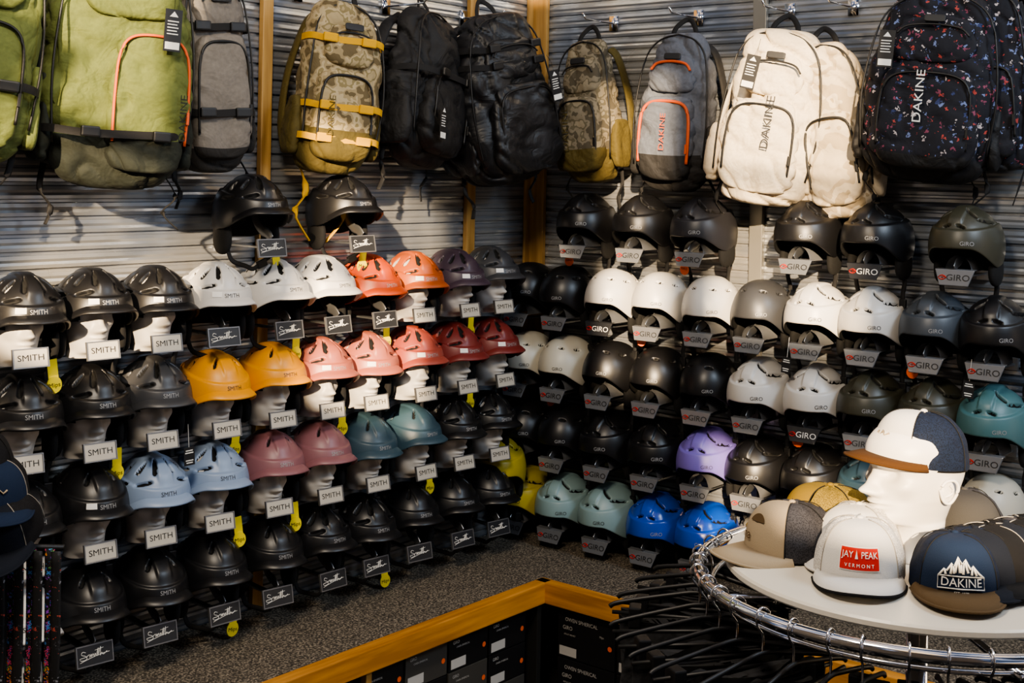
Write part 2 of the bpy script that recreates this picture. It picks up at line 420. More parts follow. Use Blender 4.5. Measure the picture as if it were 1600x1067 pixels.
def saddle():
    def fn(i,j):
        a=pi*i/16; return (.042*cos(a),-.235+.11*j/3,.02+.050*sin(a))
    V,F=grid(17,4,fn); return mk('saddle',V,F,M_acryl)
ME_saddle=saddle()
def arm(loc,rot,kind,group,headz=None):
    e=bpy.data.objects.new('helmet_display_arm',None); COL.objects.link(e); e.location=loc; e.rotation_euler=(0,0,rot)
    lab={'w':'steel wall arm with white head form and white name plate','d':'steel wall arm with dark signature plate',
     'g':'steel wall arm with grey acrylic brand plate and red mark','gd':'steel wall arm with black brand plate and red mark','wn':'steel wall arm with white name plate'}[kind]
    top(e,lab,'display arm',group)
    obj('arm',ME_arm,e)
    tl=rad(-12)
    if kind in('w','wn'):
        p=obj('sign_plate',ME_platew,e,(0,-.268,0),(tl,0,0)); obj('plate_frame',ME_frame,p); obj('lettering',ME_txtS,p)
        if kind=='w': obj('head_form',ME_face,e,(0,-.160,-.016),(0,0,0),(.94,1,1))
        else: obj('support_strip',ME_neck,e)
    elif kind=='d':
        p=obj('sign_plate',ME_plated,e,(0,-.268,0),(tl,0,0)); obj('plate_frame',ME_frame,p,(0,0,0),(0,0,0),(1.10,1,1.10)); obj('lettering',ME_sig,p); obj('support_strip',ME_neck,e)
    else:
        p=obj('sign_plate',ME_trap if kind=='g' else ME_trapd,e,(0,-.268,0),(tl,0,0)); obj('lettering',ME_txtG if kind=='g' else ME_txtGw,p); obj('logo_mark',ME_markG,p)
        obj('support_strip',ME_neck,e); obj('saddle',ME_saddle,e)
    return e
def shellmat(n,h,rough=.42,coat=0): return mat(n+'_shell',h,rough,bump=.05,bscale=900,coat=coat)
CM={'black':(M_black,'matte black'),'grey':(shellmat('charcoal','#38393c'),'matte charcoal grey'),'white':(shellmat('white','#c4c1bc',.38),'white'),
'orange':(shellmat('orange','#ab431a'),'burnt orange'),'orange2':(shellmat('rust','#a04e22'),'rust orange'),'purple':(shellmat('plum','#3f323d'),'dark plum'),'yellow':(shellmat('amber','#d9920f'),'amber yellow'),
'salmon':(shellmat('salmon','#a55f50'),'salmon pink'),'coral':(shellmat('coral','#96463a'),'coral red'),'dred':(shellmat('maroon','#702b28'),'dark red'),
'lblue':(shellmat('lightblue','#8193ad'),'light blue'),'mauve':(shellmat('mauve','#84595e'),'dusty mauve'),'teal':(shellmat('deepteal','#324854'),'deep teal'),
'olive':(shellmat('olive','#38372c'),'dark olive'),'slate':(shellmat('slate','#3c4249'),'slate grey'),'lav':(shellmat('lavender','#7869b8'),'lavender purple'),
'sage':(shellmat('sage','#7f9798'),'pale sage blue'),'blue':(shellmat('royal','#1746ac',.2),'glossy royal blue'),'acid':(shellmat('mustard','#a3930f'),'mustard yellow'),
'lteal':(shellmat('seafoam','#456a6e'),'muted teal'),'cream':(shellmat('cream','#beb9aa'),'cream'),'dgrey':(shellmat('graphite','#26262a'),'graphite')}
UL=[2.45,2.235,2.02,1.795,1.56,1.35,1.13,.90,.675,.46]
def Lrow(zo,zp,spec,group,off=0):
    for i,(c,kind,st,opt) in enumerate(spec):
        if c is None: continue
        u=UL[i+off]; m,nm=CM[c]; r=rad(-9+random.uniform(-6,6))
        lab=nm+' visor ski helmet'+(' with vents' if st=='vent' else '')+(' on white head form' if kind=='w' else ' on wall arm')
        helmet((-u,-.165,zo+random.uniform(-.004,.004)),r,m,st,lab,group,'SMITH',c not in('white','yellow','lblue'),kind=='w','s' in opt,'mips' if 'm' in opt else ('card' if 'c' in opt else None),rad(random.uniform(-3,4)),0)
        arm((-u,0,zp),r*.6,kind,group.replace('helmets','arms'))
V_,P_='vent','plain'
Lrow(1.562,1.468,[('black','w',V_,'sm'),('black','w',V_,'s'),('black','w',V_,'s'),('white','d',V_,'s'),('white','d',V_,'m'),('white','d',V_,''),('orange','d',V_,'m'),('orange2','w',V_,'s'),('purple','w',V_,'sm'),('grey','w',V_,'s')],'upper row of visor helmets')
Lrow(1.282,1.183,[('black','w',V_,''),('black','w',V_,'m'),('grey','w',V_,'c'),('yellow','w',P_,'m'),('yellow','w',P_,''),('salmon','w',V_,'sm'),('salmon','w',V_,'s'),('coral','w',V_,'s'),('dred','w',V_,'sm'),('dred','w',V_,'s')],'second row of visor helmets')
Lrow(.997,.90,[('black','w',P_,''),('black','w',P_,'s'),('lblue','w',V_,''),('lblue','w',V_,'m'),('mauve','w',P_,'m'),('mauve','w',P_,''),('teal','w',P_,''),('teal','w',P_,'m'),('black','w',V_,''),('black','w',V_,'')],'third row of visor helmets')
Lrow(.712,.615,[('white','wn',P_,''),('black','d',P_,''),('black','d',P_,''),('black','d',P_,'m'),('black','d',P_,''),('black','d',V_,''),('black','d',V_,'m'),('black','d',P_,''),('black','d',P_,''),('black','d',P_,'')],'bottom row of visor helmets')
for u,t in ((1.66,'m'),(1.26,'m')):
    helmet((-u,-.17,1.835),rad(-6),M_black,'vent','matte black visor ski helmet below hanging backpacks','top pair of visor helmets','SMITH',True,False,False,'mips',0,0)
    arm((-u+.02,0,1.735),rad(-3),'d','top pair of visor arms')
UR=[.14,.335,.555,.775,.995,1.205,1.425,1.63,1.845,2.04]
def Rrow(zo,zp,spec,group,us=UR):
    for i,(c,kind,st,opt) in enumerate(spec):
        if c is None: continue
        u=us[i]; m,nm=CM[c]; r=rad(-90+random.uniform(-8,10))
        lab=nm+(' smooth' if st=='round' else ' vented')+' ski helmet on acrylic wall arm'
        helmet((-.165,-u,zo+.006),r,m,st,lab,group,'GIRO',c not in('white','cream','sage','lav','acid'),False,False,'orange' if 'o' in opt else ('card' if 'c' in opt else None),rad(random.uniform(-4,3)),26)
        if kind: arm((0,-u,zp),rad(-90),kind,group.replace('helmets','arms'))
R_,T_='round','slot'
Rrow(1.77,1.68,[('black','g',T_,'o'),('black','g',T_,''),('dgrey','g',T_,'o'),('black','g',T_,''),('black','gd',T_,''),('olive','g',T_,'')],'upper row of smooth helmets',[.42,.69,.955,1.38,1.635,1.94])
Rrow(1.485,1.39,[('black','g',R_,''),('black','g',R_,''),('white','gd',R_,''),('white','g',R_,'o'),('white','g',R_,''),('grey','g',R_,''),('white','g',T_,'c'),('white','g',T_,''),('slate','g',T_,'o'),('black','g',T_,'c')],'second row of smooth helmets')
Rrow(1.20,1.105,[('cream','g',R_,''),('cream','g',R_,'o'),('black','g',R_,''),('black','g',R_,''),('black','g',R_,''),('white','g',T_,''),('white','gd',T_,'o'),('olive','g',T_,''),('olive','g',T_,''),('lteal','g',T_,'')],'third row of smooth helmets')
Rrow(.92,.828,[('black','g',R_,''),('black','g',R_,''),('black','g',T_,''),('black','g',T_,''),('lav','g',T_,''),('black','g',T_,''),('black','g',T_,''),('teal','g',T_,''),('cream','g',R_,''),('cream','g',R_,'')],'fourth row of smooth helmets')
Rrow(.64,.55,[('acid','g',T_,''),('sage','g',T_,''),('sage','g',T_,''),('blue','g',T_,''),('blue','g',T_,'')],'bottom row of smooth helmets')
helmet((-.345,-.13,.80),rad(-45),CM['acid'][0],'slot','mustard yellow vented ski helmet tucked near the corner','corner helmets','GIRO',False)
# ---------------------------------------------------------------- room
def metalwall():
    m=bpy.data.materials.new('slatwall_metal'); m.use_nodes=True; nt=m.node_tree; b=nt.nodes['Principled BSDF']
    b.inputs['Metallic'].default_value=.6
    tc=nt.nodes.new('ShaderNodeTexCoord'); mp=nt.nodes.new('ShaderNodeMapping'); mp.inputs['Scale'].default_value=(1.0,1.0,2.0)
    nt.links.new(tc.outputs['Object'],mp.inputs['Vector'])
    n=nt.nodes.new('ShaderNodeTexNoise'); n.inputs['Scale'].default_value=2.6; n.inputs['Detail'].default_value=3; n.inputs['Roughness'].default_value=.5
    nt.links.new(mp.outputs['Vector'],n.inputs['Vector'])
    cr=nt.nodes.new('ShaderNodeValToRGB'); cr.color_ramp.elements[0].position=.35; cr.color_ramp.elements[1].position=.68
    cr.color_ramp.elements[0].color=lin('#7f8794'); cr.color_ramp.elements[1].color=lin('#adaba6')
    nt.links.new(n.outputs['Fac'],cr.inputs['Fac']); nt.links.new(cr.outputs['Color'],b.inputs['Base Color'])
    mr=nt.nodes.new('ShaderNodeMapRange'); mr.inputs[3].default_value=.14; mr.inputs[4].default_value=.34
    nt.links.new(n.outputs['Fac'],mr.inputs[0]); nt.links.new(mr.outputs[0],b.inputs['Roughness'])
    mp2=nt.nodes.new('ShaderNodeMapping'); mp2.inputs['Scale'].default_value=(2.4,2.4,.8)
    nt.links.new(tc.outputs['Object'],mp2.inputs['Vector'])
    n2=nt.nodes.new('ShaderNodeTexNoise'); n2.inputs['Scale'].default_value=2.6; n2.inputs['Detail'].default_value=1
    nt.links.new(mp2.outputs['Vector'],n2.inputs['Vector'])
    bp=nt.nodes.new('ShaderNodeBump'); bp.inputs['Strength'].default_value=.55; bp.inputs['Distance'].default_value=.03
    nt.links.new(n2.outputs['Fac'],bp.inputs['Height']); nt.links.new(bp.outputs['Normal'],b.inputs['Normal'])
    return m
M_wall=metalwall()
def slatwall(name,L,H):
    pitch=.0508; prof_=[(.0,-.011),(.005,-.011),(.008,-.001),(.018,.0),(.026,-.0025),(.034,.0),(.045,-.001),(.0480,-.011)]
    pts=[]; z=0
    while z<H:
        for dz,d in prof_: pts.append((z+dz,d))
        z+=pitch
    V=[];F=[]
    for (zz,d) in pts: V+=[(0,-d,zz),(L,-d,zz)]
    for i in range(len(pts)-1): F.append((2*i,2*i+1,2*i+3,2*i+2))
    b=len(V); V+=[(0,.03,0),(L,.03,0),(L,.03,H),(0,.03,H)]; F.append((b,b+1,b+2,b+3))
    return mk(name,V,F,M_wall,smooth=False)
def struct(o): o['kind']='structure'; return o
struct(obj('wall_north',slatwall('wall_north',4.4,3.3),None,(-4.4,0,0)))
struct(obj('wall_east',slatwall('wall_east',4.6,3.3),None,(0,0,0),(0,0,rad(-90))))
def wood(name,h1,h2,axis=2):
    st=[9,9,9]; st[axis]=.7
    return ramp_mat(name,[(.35,h1),(.65,h2)],4,.5,stretch=tuple(st),detail=4,interp='LINEAR')
M_wood=wood('pine_post','#8f6b36','#b58f52'); M_wx=wood('trim_pine_along_wall','#a06a24','#c98d3c',0); M_wy=wood('trim_pine_beside_rack','#a06a24','#c98d3c',1)
M_postg=mat('grey_metal_post','#8a8780',.4,metal=.5)
k=1
for (x0,x1,y0,y1,mm) in [(-1.50,-1.455,-.022,.0,M_wood),(-.435,-.385,-.022,0,M_wood),(-.05,-.001,-.012,0,M_wood),(-.02,0,-.085,-.012,M_wood),(-.02,0,-1.12,-1.065,M_postg),(-2.62,-2.57,-.02,0,M_wood)]:
    struct(obj('trim_%d'%k,box('trim',x0,x1,y0,y1,0,3.3,mm,.003))); k+=1
M_floor=mat('concrete_floor','#3a3632',.7,bump=.3,bscale=60,var=.2)
struct(obj('floor',box('floor',-7.5,.1,-8,.1,-.05,0,M_floor,0)))
M_maskp=mat('painted_wall','#8d8272',.8,bump=.1,bscale=80)
def boxes(name,L,m,extra=()):
    return merge(name,[(*box_vf(*b),0) for b in L]+list(extra),[m],False)
XW=-5.3; wt=.12; HT=4.7  # unseen mask wall added to shape the sun; its openings aim the patches
OP=[(-5.05,-4.42,[(2.50,2.98),(3.30,4.45)]),(-4.30,-3.92,[(3.05,4.3)]),(-3.25,-2.78,[(2.65,3.65)]),(-2.55,-1.80,[(2.50,3.95)]),(-1.55,-1.25,[(2.2,3.2)])]
L=[]; y=-6.5
for (a,b,zs) in OP:
    L.append((XW-wt,XW,y,a,0,HT)); zz=0
    for (z0,z1) in zs: L.append((XW-wt,XW,a,b,zz,z0)); zz=z1
    L.append((XW-wt,XW,a,b,zz,HT)); y=b
L.append((XW-wt,XW,y,.1,0,HT))
def prism(pts):  # wedge added in an opening to slant the edge of a sun patch
    n=len(pts); V=[(XW-wt,a,b) for a,b in pts]+[(XW,a,b) for a,b in pts]
    F=[tuple(range(n)),tuple(range(2*n-1,n-1,-1))]+[(i,n+i,n+(i+1)%n,(i+1)%n) for i in range(n)]
    return (V,F,0)
struct(obj('wall_west',boxes('wall_west',L,M_maskp,[prism([(-1.80,2.45),(-1.80,3.42),(-2.24,3.42)]),prism([(-2.55,2.5),(-2.55,2.9),(-2.38,2.5)])])))
M_gapf=mat('window_frame','#4a3b2a',.5)  # invented frames and crossbars, out of view, that break up the sunlight
wi=1
for (a,b,zs) in OP:
    for (z0,z1) in zs:
        zc=(z0+z1)/2
        struct(obj('window_%d'%wi,boxes('window',[(XW-.08,XW-.04,a,a+.03,z0,z1),(XW-.08,XW-.04,b-.03,b,z0,z1),(XW-.08,XW-.04,a,b,z0,z0+.03),(XW-.08,XW-.04,a,b,z1-.03,z1)]+([(XW-.08,XW-.04,a,b,zc-.02,zc+.02)] if z1-z0>.6 else []),M_gapf))); wi+=1
# ---------------------------------------------------------------- display platform
M_carpet=ramp_mat('charcoal_carpet',[(.32,'#1c1813'),(.5,'#4b443a'),(.66,'#968a78')],150,.95,detail=3,interp='LINEAR')
pl=bpy.data.objects.new('display_platform',None); COL.objects.link(pl); top(pl,'L-shaped carpeted display ledge with pine edge trim along the walls','ledge')
obj('carpet_top',merge('carpet',[(*box_vf(-4.2,-.02,-.55,-.02,.44,.495),0),(*box_vf(-.58,-.02,-4.4,-.55,.44,.495),0)],[M_carpet],False),pl)
obj('edge_trim',box('edge_trim',-4.2,-.585,-.60,-.55,.43,.505,M_wx,.004),pl)
obj('edge_trim',box('edge_trim',-.63,-.58,-4.4,-.5505,.43,.505,M_wy,.004),pl)
M_cab=mat('dark_cabinet','#15130f',.7)
obj('cabinet_back',merge('cabinet_back',[(*box_vf(-4.2,-.3,-.22,-.2,0,.44),0),(*box_vf(-.3,-.28,-4.4,-.2,0,.44),0)],[M_cab],False),pl)
obj('shelf',merge('shelf',[(*box_vf(-4.2,-.6,-.57,-.22,.05,.07),0),(*box_vf(-.60,-.30,-4.4,-.25,.05,.07),0)],[M_cab],False),pl)
for x in (-.64,-1.5,-2.4,-3.3):
    obj('divider',box('divider',x-.012,x+.012,-.585,-.2,0,.43,M_cab if x==-.64 else M_wood,.002),pl)
for y in (-1.3,-2.2,-3.1):
    obj('divider',box('divider',-.61,-.3,y-.012,y+.012,0,.43,M_wood,.002),pl)
M_box=mat('black_carton','#141416',.45); M_boxg=mat('grey_carton','#3d3b37',.6); M_inkb=mat('box_print','#b4b2ad',.6)
def disc_flat(r,n):
    return [(r*cos(2*pi*i/n),r*sin(2*pi*i/n)) for i in range(n)],[tuple(range(n))]
def carton(x,y,z,w,d,h,rot,m,lines,label):
    me=box('box',-w/2,w/2,0,d,0,h,m,.002); o=obj('helmet_box',me,None,(x,y,z),(0,0,rot)); top(o,label,'box','helmet boxes under the ledge')
    for (s,size,cx,cz) in lines:
        obj('lettering',text_mesh('lettering',s,size,M_inkb,flatfn(-.0012,cx,cz),.9),o)
    V,F=box_vf(-w/2+.01,-w/2+.085,-.0012,-.0005,.008,.040); obj('spec_label',mk('spec_label',V,F,M_inkb,smooth=False),o)
    V,F=disc_flat(.009,24); obj('sticker',mk('sticker',[(w/2-.02+a,-.0013,h*.45+b) for a,b in V],F,M_org),o)
    return o
for i,y in enumerate((-.76,-1.02,-1.6,-1.9)):
    for j in range(2):
        carton(-.595,y,.072+j*.172,.25,.26,.168,rad(-90),M_box,[('OWEN SPHERICAL',.019,-.02,.138),('GIRO',.020,-.08,.108),('Mips',.011,.07,.108),('ADULT HELMET',.008,-.07,.085)],'black helmet carton with white lettering on the shelf')
for i,x in enumerate((-.79,-1.0,-1.21,-1.42,-1.68,-1.94,-2.2)):
    for j in range(3):
        m=M_box if (i*2+j)%3 else M_boxg
        carton(x,-.560,.072+j*.115,.20,.26,.112,rad(0),m,[('GIRO',.015,-.065,.095),('OWEN SPHERICAL',.009,-.03,.078)],'helmet carton with white lettering on the shelf')
# ---------------------------------------------------------------- backpacks
def fab(n,h,var=.12,fold=.55): return mat(n,h,.85,bump=.6,bscale=90,var=var,fold=fold)
F_green=fab('green_canvas','#565f2e'); F_dgreen=fab('dark_green_canvas','#1d221a'); F_grey=fab('grey_canvas','#6e6963'); F_dgrey=fab('dark_grey_canvas','#232222')
F_black=mat('black_coated_canvas','#121316',.5,bump=.4,bscale=60,fold=.45); F_bn=mat('black_nylon','#0e0e10',.7,bump=.5,bscale=90,fold=.45)
F_steel=fab('slate_canvas','#5c6069'); F_cream=fab('cream_canvas','#c8bba5',.08); F_olive=fab('olive_canvas','#4f4419')
F_camo=addfold(ramp_mat('camo_canvas',[(0,'#5c5036'),(.44,'#8b7c5c'),(.5,'#a29373'),(.56,'#7a6e4c'),(.62,'#998a69')],19))
F_camo2=addfold(ramp_mat('grey_camo_canvas',[(0,'#4d4637'),(.44,'#776e5c'),(.52,'#5c5542'),(.58,'#857b66')],19))
F_ccamo=addfold(ramp_mat('cream_camo_canvas',[(0,'#b8ab95'),(.48,'#a5967d'),(.55,'#bdb09a'),(.62,'#9b8c72')],9))
F_flor=addfold(spots_mat('floral_canvas','#10111a',['#a04038','#66739b','#b3a8a8','#7a3c50','#2f3960','#10111a'],46,.30),.3)
F_yel=mat('yellow_webbing','#c9990f',.8,bump=.3,bscale=400); F_org=mat('orange_zip','#c4521f',.6); F_zip=mat('black_zip','#0b0b0c',.5)
def ridg(v): return (1-min(abs(noise.noise(v))*2.6,1))**3
def pbody(w,h,t,taper=.18,base=0,e=2.8,pz=3.8,wr=.006,seed=0,nz=72,nc=116,sway=0,back=.6,sag=.02,belly=.06):
    V=[];F=[];FM=[]
    p=2/e
    def sg(v): return math.copysign(abs(v)**p,v)
    for j in range(nz):
        tt=.5-.5*cos(pi*j/(nz-1)); cl=max(1-abs(2*tt-1)**pz,0)**(1/pz)
        if j in(0,nz-1): cl=.02
        cc=(.25+.75*cl) if cl>.05 else cl
        hw=w/2*(1-taper*tt**1.8)*cc*(1-belly*.5+belly*sin(pi*min(tt*1.3,1)))
        dp=t*.5*(1-taper*1.1*tt**2)*cc*(1-belly+belly*2.2*sin(pi*min(tt*1.5,1))*.7)
        for i in range(nc):
            a=2*pi*i/nc; x=hw*sg(cos(a)); yy=sg(sin(a))
            y=yy*dp if yy<0 else yy*dp*back
            nn=Vector((x*6+seed,y*6,tt*h*6)); q=noise.noise(nn)*wr*2.2-ridg(Vector((x*9+seed,y*9+seed,tt*h*15+x*7)))*wr*1.4+noise.noise(nn*3.3)*wr*.4
            k=1 if cl>.05 else 0
            z=h*tt-sag*(1-min(abs(x)/(w/2),1)**2)*(1-tt)**3+.5*sag*(x/(w/2))*tt*math.sin(seed)
            V.append(Vector((x+q*k*cos(a)+sway*sin(pi*tt),y+q*k*sin(a),z)))
    for j in range(nz-1):
        for i in range(nc):
            a_=j*nc+i;b_=j*nc+(i+1)%nc; F.append((a_,b_,b_+nc,a_+nc)); FM.append(1 if (V[a_].z+V[a_+nc].z)/2<base else 0)
    F.append(tuple(range(nc))[::-1]); FM.append(1 if base>0 else 0); F.append(tuple((nz-1)*nc+i for i in range(nc))); FM.append(0)
    return V,F,FM
def hangtag(parent,loc,w=.04,h=.10,mm=None,rot=0):
    o=obj('hang_tag',box('hang_tag',-w/2,w/2,-.001,.001,-h,0,mm or M_ink,.0004),parent,loc,(0,rot,0))
    pr=[]
    for i in range(5): pr.append((*box_vf(-w*.35,w*.3-.004*(i%2),-.002,-.0012,-h*.3-i*.009,-h*.3-i*.009+.003),0))
    pr.append((*box_vf(-w*.42,w*.42,-.002,-.0012,-h*.95,-h*.78),0))
    tri=[(-w*.25,-.002,-h*.18),(w*.25,-.002,-h*.18),(0,-.002,-h*.05)]
    pr.append((tri,[(0,1,2)],0))
    obj('lettering',merge('lettering',pr,[M_inkw],False),o)
    obj('string',mk('string',*tube([(0,0,-.004),(.004,.01,.03),(0,.025,.06)],.0009,5),M_ink),o)
    return o
def backpack(loc,rot,w,h,t,mb,mbase,label,pocketm=None,zipm=None,base=.0,taper=.18,seed=0,pocket=(.74,.52,.10),toppocket=True,bands=(),bandm=None,word=None,wordm=None,wsize=.045,wpos=(.06,.3),tag=True,tiltr=0,wordrot=pi/2,loop=True,wr=.008,dangle=None,lean=0,tagpos=None,sway=0,px=0,zr=.0042):
    e=bpy.data.objects.new('backpack',None); COL.objects.link(e); e.location=loc; e.rotation_euler=(lean,tiltr,rot); top(e,label,'backpack','backpacks hanging along the wall top')
    V,F,FM=pbody(w,h,t,taper,base,seed=seed,wr=wr,sway=sway)
    obj('main_compartment',mk('main_compartment',V,F,[mb,mbase],FM),e)
    pm=pocketm or mb; zm=zipm or F_zip
    pw,ph,pd=pocket; PW,PH=w*pw,h*ph; pz0=h*.06
    yf=-t*.5*.95
    V,F,FM=pbody(PW,PH,.10,.10,max(base-pz0,0),e=3.2,pz=4.5,wr=wr*.7,seed=seed+5,nz=40,nc=80,back=1,sag=.012)
    obj('front_pocket',mk('front_pocket',V,F,[pm,mbase],FM),e,(px,yf+.012,pz0))
    y=yf-.026
    x=PW*.42; path=[(x*1.0,y+.004,pz0+PH*.18),(x*1.02,y,pz0+PH*.5),(x*.95,y+.001,pz0+PH*.78),(x*.66,y+.003,pz0+PH*.91),(0,y-.002,pz0+PH*.94),(-x*.66,y+.003,pz0+PH*.91),(-x*.95,y+.001,pz0+PH*.78),(-x*1.02,y,pz0+PH*.5),(-x,y+.004,pz0+PH*.18)]
    obj('zipper',mk('zipper',*tube(smoothpath([(a+px,b,c) for a,b,c in path],6),zr,8),zm),e)
    obj('zipper_pull',box('zipper_pull',-.004,.004,-.003,.003,-.035,0,zm,.001),e,(x+px,y-.008,pz0+PH*.42))
    if toppocket:
        tw,th_=w*.60,h*.24
        V,F,FM=pbody(tw,th_,.06,.15,0,e=3.0,pz=4,wr=wr*.6,seed=seed+9,nz=28,nc=60,back=1,sag=.004)
        tz=pz0+PH+h*.03; yk=-t*.5*(1-taper*1.1*((tz+th_*.5)/h)**2)+.008
        obj('top_pocket',mk('top_pocket',V,F,[mb]),e,(sway*.7,yk,tz),(rad(-8),0,0))
        pth=[(-tw*.42,yk-.024,tz+th_*.58),(-tw*.3,yk-.02,tz+th_*.76),(0,yk-.018,tz+th_*.82),(tw*.3,yk-.02,tz+th_*.76),(tw*.42,yk-.024,tz+th_*.58)]
        obj('zipper',mk('zipper',*tube(smoothpath([(a+sway*.7,b,c) for a,b,c in pth],5),zr*.85,8),zm),e)
    for s in (1,-1):
        V,F,FM=pbody(t*.62,h*.34,.05,.12,0,e=3,pz=4,wr=wr*.6,seed=seed+12+s,nz=24,nc=48,back=1,sag=.004)
        obj('side_pocket',mk('side_pocket',V,F,[mbase if base>0 else mb]),e,(s*w*.475,-.01*t,h*.07),(0,0,s*pi/2))
        pp=[(s*w*.44,-t*.36,h*.14),(s*w*.47,-t*.38,h*.4),(s*w*.44,-t*.35,h*.65),(s*w*.37,-t*.29,h*.85),(s*w*.22,-t*.25,h*.95),(0,-t*.24,h*.985)]
        obj('piping',mk('piping',*tube(smoothpath([(a+sway*sin(pi*c/h),b,c) for a,b,c in pp],5),.0035,6),F_zip),e)
    bm_=bandm or M_web
    for bz in bands:
        zz=h*bz; inP=pz0<zz<pz0+PH
        def fn(i,j,zz=zz,inP=inP):
            a=pi+pi*i/30; p=2/2.8
            hwx=w/2*(1-taper*bz**1.8)*1.04; dy=(t*.5+ (.036 if inP else .014))*(1.0 if inP else (1-taper*1.1*bz**2))
            return (hwx*math.copysign(abs(cos(a))**p,cos(a))+sway*sin(pi*bz), -dy*abs(sin(a))**p, zz-.011+.022*j+.004*sin(i*.4))
        V,F=grid(31,2,fn); V2,F2=grid(31,2,lambda i,j:tuple(Vector(fn(i,j))*1.0+Vector((0,.004,0))))
        obj('compression_strap',merge('compression_strap',[(V,F,0),(V2,F2,0)],[bm_]),e)
        for sx in (-.25,.22):
            obj('buckle',box('buckle',-.026,.026,-.007,.006,-.015,.015,M_bplast if not bandm else bandm,.005),e,(w*sx,-(t*.5+(.036 if inP else .014))*(1 if inP else 1-taper*bz**2),zz))
    if loop:
        zt=h*.95
        obj('haul_loop',mk('haul_loop',*tube(smoothpath([(-.05,.0,zt),(-.04,.01,zt+.05),(0,.03,zt+.085),(.04,.01,zt+.05),(.05,0,zt)],6),.010,8,.35,up=Vector((0,1,0))),M_web),e)
    for s in (1,-1):
        pp=[(s*.07,t*.25,h*.93),(s*w*.36,t*.30,h*.85),(s*w*.50,t*.34,h*.55),(s*w*.53,t*.30,h*.25),(s*w*.46,t*.26,h*.08)]
        obj('shoulder_strap',mk('shoulder_strap',*tube(smoothpath(pp,6),.026,8,.35,up=Vector((1,0,0))),mbase),e)
        q=random.uniform(-.03,.03)
        pp=[(s*w*.40,t*.15,h*.06),(s*w*.44+q,t*.1,-.03),(s*w*.36+q,t*.12,-.08),(s*w*.41+q*2,t*.1,-.13)]
        if dangle: pp=[(s*w*.35,t*.15,h*.06),(s*w*.20,t*.1,-.08),(s*w*.30,t*.12,-.16),(s*w*.10,t*.1,-.25)]
        obj('webbing_strap',mk('webbing_strap',*tube(smoothpath(pp,6),.009 if not dangle else .012,6,.25),dangle or M_web),e)
    if word:
        yw=yf-.050
        obj('lettering',text_mesh('lettering',word,wsize,wordm,flatfn(yw,w*wpos[0]+px,h*wpos[1],wordrot),1.25),e)
        V,F=superell(0,0,0,.034,.003,.012,6); obj('logo_patch',mk('logo_patch',V,F,M_ink),e,(sway*.6,-t*.5*(1-taper*.9)-.018,h*.84),(rad(-12),0,0))
    if tag:
        tp=tagpos or (w*.05,h*.62); hangtag(e,(tp[0],yf-.058,tp[1]),rot=random.uniform(-.12,.12),w=.05,h=.12)
    return e
dk='DAKINE'
backpack((-2.64,-.17,2.0),rad(-20),.34,.66,.22,F_green,F_dgreen,'olive green backpack with dark base, partly hidden',base=.0,seed=1,tag=False,bands=(.3,),tiltr=rad(6))
backpack((-2.20,-.18,1.94),rad(-16),.43,.72,.26,F_green,F_dgreen,'large olive green backpack with orange zip',base=.13,seed=2,zipm=F_org,word=dk,wordm=F_dgreen,wsize=.030,wpos=(.20,.27),bands=(.19,),tagpos=(.10,.50),taper=.10,pocket=(.58,.56,.1),wr=.014,px=.065,tiltr=rad(3))
backpack((-1.80,-.14,1.99),rad(-12),.25,.62,.17,F_grey,F_dgrey,'slim grey backpack with black compression straps',base=.06,seed=3,bands=(.27,.70),tag=False,word='DAKINE',wordm=F_dgrey,wsize=.02,wpos=(0,.84),wordrot=0,pocket=(.8,.6,.1),tiltr=rad(-2))
backpack((-1.335,-.17,1.99),rad(-20),.30,.57,.19,F_camo,F_olive,'tan camouflage backpack with yellow straps and olive base',base=.13,seed=4,bandm=F_yel,bands=(.17,.36,.76),tag=False,word=dk,wordm=F_olive,wsize=.03,wpos=(-.2,.3),dangle=F_yel,taper=.12,pocketm=F_camo,tiltr=rad(5),sway=.012)
backpack((-.91,-.17,2.02),rad(18),.44,.56,.24,F_bn,F_bn,'black backpack seen from its side',seed=5,tag=True,tagpos=(-.14,.18),toppocket=False,tiltr=rad(8),wr=.015,bands=(.55,))
backpack((-.44,-.23,1.965),rad(-8),.45,.64,.31,F_black,F_black,'large black coated backpack with hanging tag',seed=6,word=None,tagpos=(.12,.40),bands=(.70,.80),taper=.22,wr=.016,tiltr=rad(-11),sway=-.02)
backpack((-.15,-.44,1.97),rad(-88),.28,.55,.19,F_camo2,F_olive,'grey camouflage backpack with olive base',base=.11,seed=7,word=dk,wordm=F_olive,wsize=.04,wpos=(-.12,.35),tag=False,tiltr=rad(-4),taper=.3)
backpack((-.16,-.82,1.945),rad(-84),.32,.58,.20,F_steel,F_dgrey,'slate grey backpack with orange zip trim and dark base',base=.12,seed=8,zipm=F_org,word=dk,wordm=F_org,wsize=.031,wpos=(.02,.35),tag=False,taper=.34,tiltr=rad(3),wr=.011,zr=.0062)
backpack((-.18,-1.19,1.91),rad(-76),.38,.61,.23,F_cream,F_cream,'large cream backpack with hanging tag',seed=9,word=dk,wordm=M_ink,wsize=.042,wpos=(.08,.45),tagpos=(-.05,.50),wr=.018,taper=.26,tiltr=rad(8),sway=.015)
backpack((-.12,-1.50,1.87),rad(-82),.27,.60,.13,F_ccamo,F_ccamo,'cream camouflage backpack hanging behind another',seed=10,tag=False,wr=.014,toppocket=False,tiltr=rad(-9))
